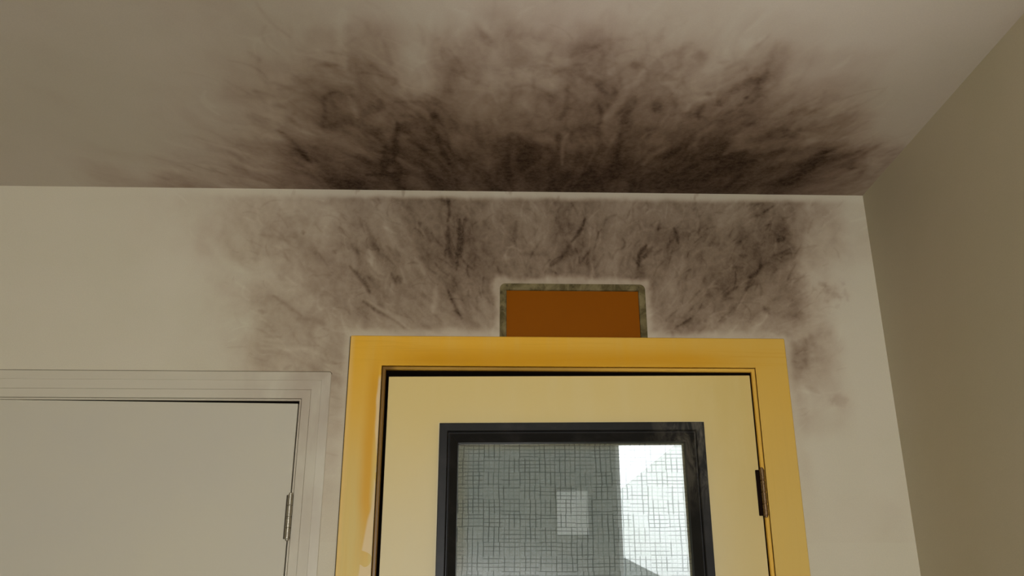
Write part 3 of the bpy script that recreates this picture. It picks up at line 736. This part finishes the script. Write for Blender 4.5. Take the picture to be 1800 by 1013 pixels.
body = n.mix(cell, (0.30, 0.345, 0.315), (0.40, 0.43, 0.39))
ed = n.math('MULTIPLY', n.math('MINIMUM', n.ramp(n.X, G0+0.004, G0+0.030), n.math('MINIMUM', n.ramp(n.X, G1-0.003, G1-0.012), n.ramp(n.math('SUBTRACT', n.Z, n.math('MULTIPLY', n.X, SL)), GT-0.004, GT-0.016))), 1.0)
body = n.mix(ed, (0.36, 0.33, 0.20), body)              # putty and grime round the edge
body = n.mix(n.math('MULTIPLY', line, 0.85), body, (0.035, 0.042, 0.035))
tr = n.t.nodes.new('ShaderNodeBsdfTranslucent'); n.lk(body, tr.inputs['Color'])
df = n.t.nodes.new('ShaderNodeBsdfDiffuse'); n.lk(body, df.inputs['Color'])
tp = n.t.nodes.new('ShaderNodeBsdfTransparent'); n.lk(n.mix(n.math('MULTIPLY', line, 0.55), (0.97, 0.97, 0.95), (0.34, 0.36, 0.34)), tp.inputs['Color'])
m1 = n.t.nodes.new('ShaderNodeMixShader'); m1.inputs[0].default_value = 0.45; n.lk(df.outputs[0], m1.inputs[1]); n.lk(tr.outputs[0], m1.inputs[2])
m2 = n.t.nodes.new('ShaderNodeMixShader'); m2.inputs[0].default_value = 0.58; n.lk(m1.outputs[0], m2.inputs[1]); n.lk(tp.outputs[0], m2.inputs[2])
gl = n.t.nodes.new('ShaderNodeBsdfGlossy'); gl.inputs['Roughness'].default_value = 0.15; gl.inputs['Color'].default_value = (1, 1, 1, 1)
m3 = n.t.nodes.new('ShaderNodeMixShader'); m3.inputs[0].default_value = 0.04; n.lk(m2.outputs[0], m3.inputs[1]); n.lk(gl.outputs[0], m3.inputs[2])
n.lk(m3.outputs[0], n.out.inputs[0]); M['glass'] = n.m
bm = bmesh.new(); add_box(bm, G0-0.006, G1+0.006, 0.0165, 0.0215, GB-0.006, GT+0.006)
for v in bm.verts: v.co = Vector(rack(*v.co))
g_ = obj('glass_pane', bm, M['glass'], d2); g_['label'] = 'cross-hatched obscure glass'
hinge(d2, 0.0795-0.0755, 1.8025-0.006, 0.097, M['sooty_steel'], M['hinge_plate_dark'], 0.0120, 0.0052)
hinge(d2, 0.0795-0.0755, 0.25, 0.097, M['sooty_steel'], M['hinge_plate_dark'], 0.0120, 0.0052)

# ------------------------------------------------------------------ orange panel in its olive frame, let into the wall
n = NT('tarnished_olive_metal', 0.6, 0.10)
g = n.noise(26, 5, 0.65, 0.6); g2 = n.noise(60, 3, 0.6)
c = n.mix(n.ramp(g, 0.35, 0.68), (0.085, 0.066, 0.024), (0.235, 0.190, 0.090))
c = n.mix(n.math('MULTIPLY', n.ramp(g2, 0.58, 0.72), 0.6), c, (0.03, 0.022, 0.010)); M['olive'] = n.col(c)
n = NT('burnt_orange_panel', 0.6, 0.06)
g = n.noise(5, 3, 0.5); M['orange'] = n.col(n.mix(g, (0.255, 0.070, 0.001), (0.295, 0.088, 0.002)))
pe = empty('wall_panel', (0.188, 0.010, 2.095)); tag(pe, 'burnt orange panel in a tarnished olive frame above the yellow door frame', 'wall panel')
q0, q1, qt, qb = 0.0200, 0.3572, 2.2732, 2.088
shift(obj('panel_frame', sweep_frame(q0, q1, qb, qt, [(0.0022, 0.020), (0.0022, 0.0012), (0.0034, -0.0008), (0.0170, 0.0006), (0.0180, 0.0020), (0.0186, 0.0070), (0.0186, 0.012)], 0.0150, True), M['olive']), pe)
shift(obj('panel_face', box(q0+0.017, q1-0.017, 0.0055, 0.012, qb+0.017, qt-0.017), M['orange'], bevel=0.0008), pe)

# ------------------------------------------------------------------ passage behind the glazed door, its far window, the yard
HY = 2.40
VX0, VX1, VZ0, VZ1 = 0.612, 1.20, 1.15, 2.42
bm = bmesh.new()
add_box(bm, -1.3, VX0, HY, HY+0.2, 0, HC); add_box(bm, VX1, 1.9, HY, HY+0.2, 0, HC)
add_box(bm, VX0, VX1, HY, HY+0.2, 0, VZ0); add_box(bm, VX0, VX1, HY, HY+0.2, VZ1, HC)
tag(obj('wall_far', bm, M['hall_wall']), 'grey-green far wall seen dimly through the obscure glass', 'wall', kind='structure')
tag(obj('wall_passage_left', box(-1.5, -1.3, 0.12, HY+0.2, 0, HC), M['hall_wall']), 'left wall of the passage behind the door', 'wall', kind='structure')
tag(obj('wall_passage_right', box(1.9, 2.1, 0.12, HY+0.2, 0, HC), M['hall_wall']), 'right wall of the passage behind the door', 'wall', kind='structure')
tag(obj('ceiling_passage', box(-1.5, 2.1, 0.12, HY+0.2, HC, HC+0.02), M['hall_wall']), 'ceiling of the passage behind the door', 'ceiling', kind='structure')
tag(obj('floor_passage', box(-1.5, 2.1, 0.0, HY+0.2, -0.1, 0.0), M['concrete']), 'floor of the passage behind the door', 'floor', kind='structure')
w2 = empty('window_1', (0.906, HY+0.1, VZ0)); tag(w2, 'bright window seen blurred through the glass of the door', 'window', kind='structure')
shift(obj('window_frame', sweep_frame(VX0, VX1, VZ0, VZ1, [(0.0, HY+0.06), (0.0, HY+0.02), (0.022, HY+0.02), (0.022, HY+0.06)], 0.0, True), M['white_render']), w2)
n = NT('white_board', 0.6, 0.2); M['board'] = n.col((0.88, 0.88, 0.84))
sw = obj('notice_board', box(0.325, 0.470, HY-0.03, HY, 1.925, 2.125), M['board'], bevel=0.003)  # plain pale box standing for a dim upright rectangle
tag(sw, 'pale upright board on the far wall, dim behind the middle of the glass', 'board')

# neighbouring house across the yard: white gable whose verge slopes across the window
hb = empty('neighbouring_house', (2.6, 6.6, 0.0)); tag(hb, 'white gabled house outside the far window', 'house')
bm = bmesh.new()
pl = [(1.12, 0.0), (4.2, 0.0), (4.2, 2.9), (2.66, 3.80), (1.15, 2.62)]
f = [bm.verts.new((x, 6.0, z)) for x, z in pl]; b_ = [bm.verts.new((x, 9.0, z)) for x, z in pl]
bm.faces.new(f); bm.faces.new(b_[::-1])
for i in range(5): bm.faces.new((f[i], b_[i], b_[(i+1) % 5], f[(i+1) % 5]))
shift(obj('gable_wall', bm, M['white_render']), hb)
bm = bmesh.new()
for (xa, za), (xb, zb) in (((1.10, 2.60), (2.66, 3.815)), ((2.66, 3.815), (4.30, 2.86))):
    v = [bm.verts.new(p) for p in ((xa, 6.06, za-0.12), (xb, 6.06, zb-0.12), (xb, 9.1, zb-0.12), (xa, 9.1, za-0.12), (xa, 6.06, za-0.06), (xb, 6.06, zb-0.06), (xb, 9.1, zb-0.06), (xa, 9.1, za-0.06))]
    for f in ((0, 1, 2, 3), (7, 6, 5, 4), (0, 4, 5, 1), (1, 5, 6, 2), (2, 6, 7, 3), (3, 7, 4, 0)): bm.faces.new([v[i] for i in f])
shift(obj('roof', bm, M['slate']), hb)
bm = bmesh.new(); add_box(bm, 0.6, 1.9, 4.6, 5.9, 0.0, 1.75)
for v in bm.verts:
    if v.co.z > 1 and v.co.x < 1: v.co.z = 2.14
    if v.co.z > 1 and v.co.x > 1.5: v.co.z = 1.50
tag(obj('garden_shed', bm, M['slate']), 'dark lean-to shed below the white gable', 'shed')
tag(obj('ground', box(-6, 8, HY+0.2, 14, -0.2, -0.1), M['concrete']), 'paved yard outside', 'ground', kind='structure')

# ------------------------------------------------------------------ made-up lamp body round the ceiling fill spot, below the view
n = NT('lamp_metal', 0.4, 0.4); n.b.inputs['Metallic'].default_value = 0.6; M['lamp_metal'] = n.col((0.18, 0.17, 0.16))
lp = empty('floor_lamp', (0.32, -1.45, 0.0)); tag(lp, 'grey metal uplighter standing on the floor below the camera', 'lamp')
bm = bmesh.new(); cyl(bm, 0, 0, 0.0, 0.025, 0.13, 40, 0.006); obj('base', bm, M['lamp_metal'], lp)
bm = bmesh.new(); cyl(bm, 0, 0, 0.02, 0.71, 0.011, 20, 0.002); obj('pole', bm, M['lamp_metal'], lp)
bm = bmesh.new(); rs_ = []
for r_, z_ in ((0.012, 0.700), (0.050, 0.705), (0.085, 0.740), (0.105, 0.800), (0.112, 0.850), (0.109, 0.850), (0.102, 0.800), (0.082, 0.744), (0.048, 0.709), (0.012, 0.704)):
    rs_.append([bm.verts.new((r_*math.cos(2*math.pi*i/40), r_*math.sin(2*math.pi*i/40), z_)) for i in range(40)])
for A_, B_ in zip(rs_, rs_[1:]):
    for i in range(40): bm.faces.new((A_[i], A_[(i+1) % 40], B_[(i+1) % 40], B_[i]))
obj('lamp_shade', bm, M['lamp_metal'], lp, smooth=True)
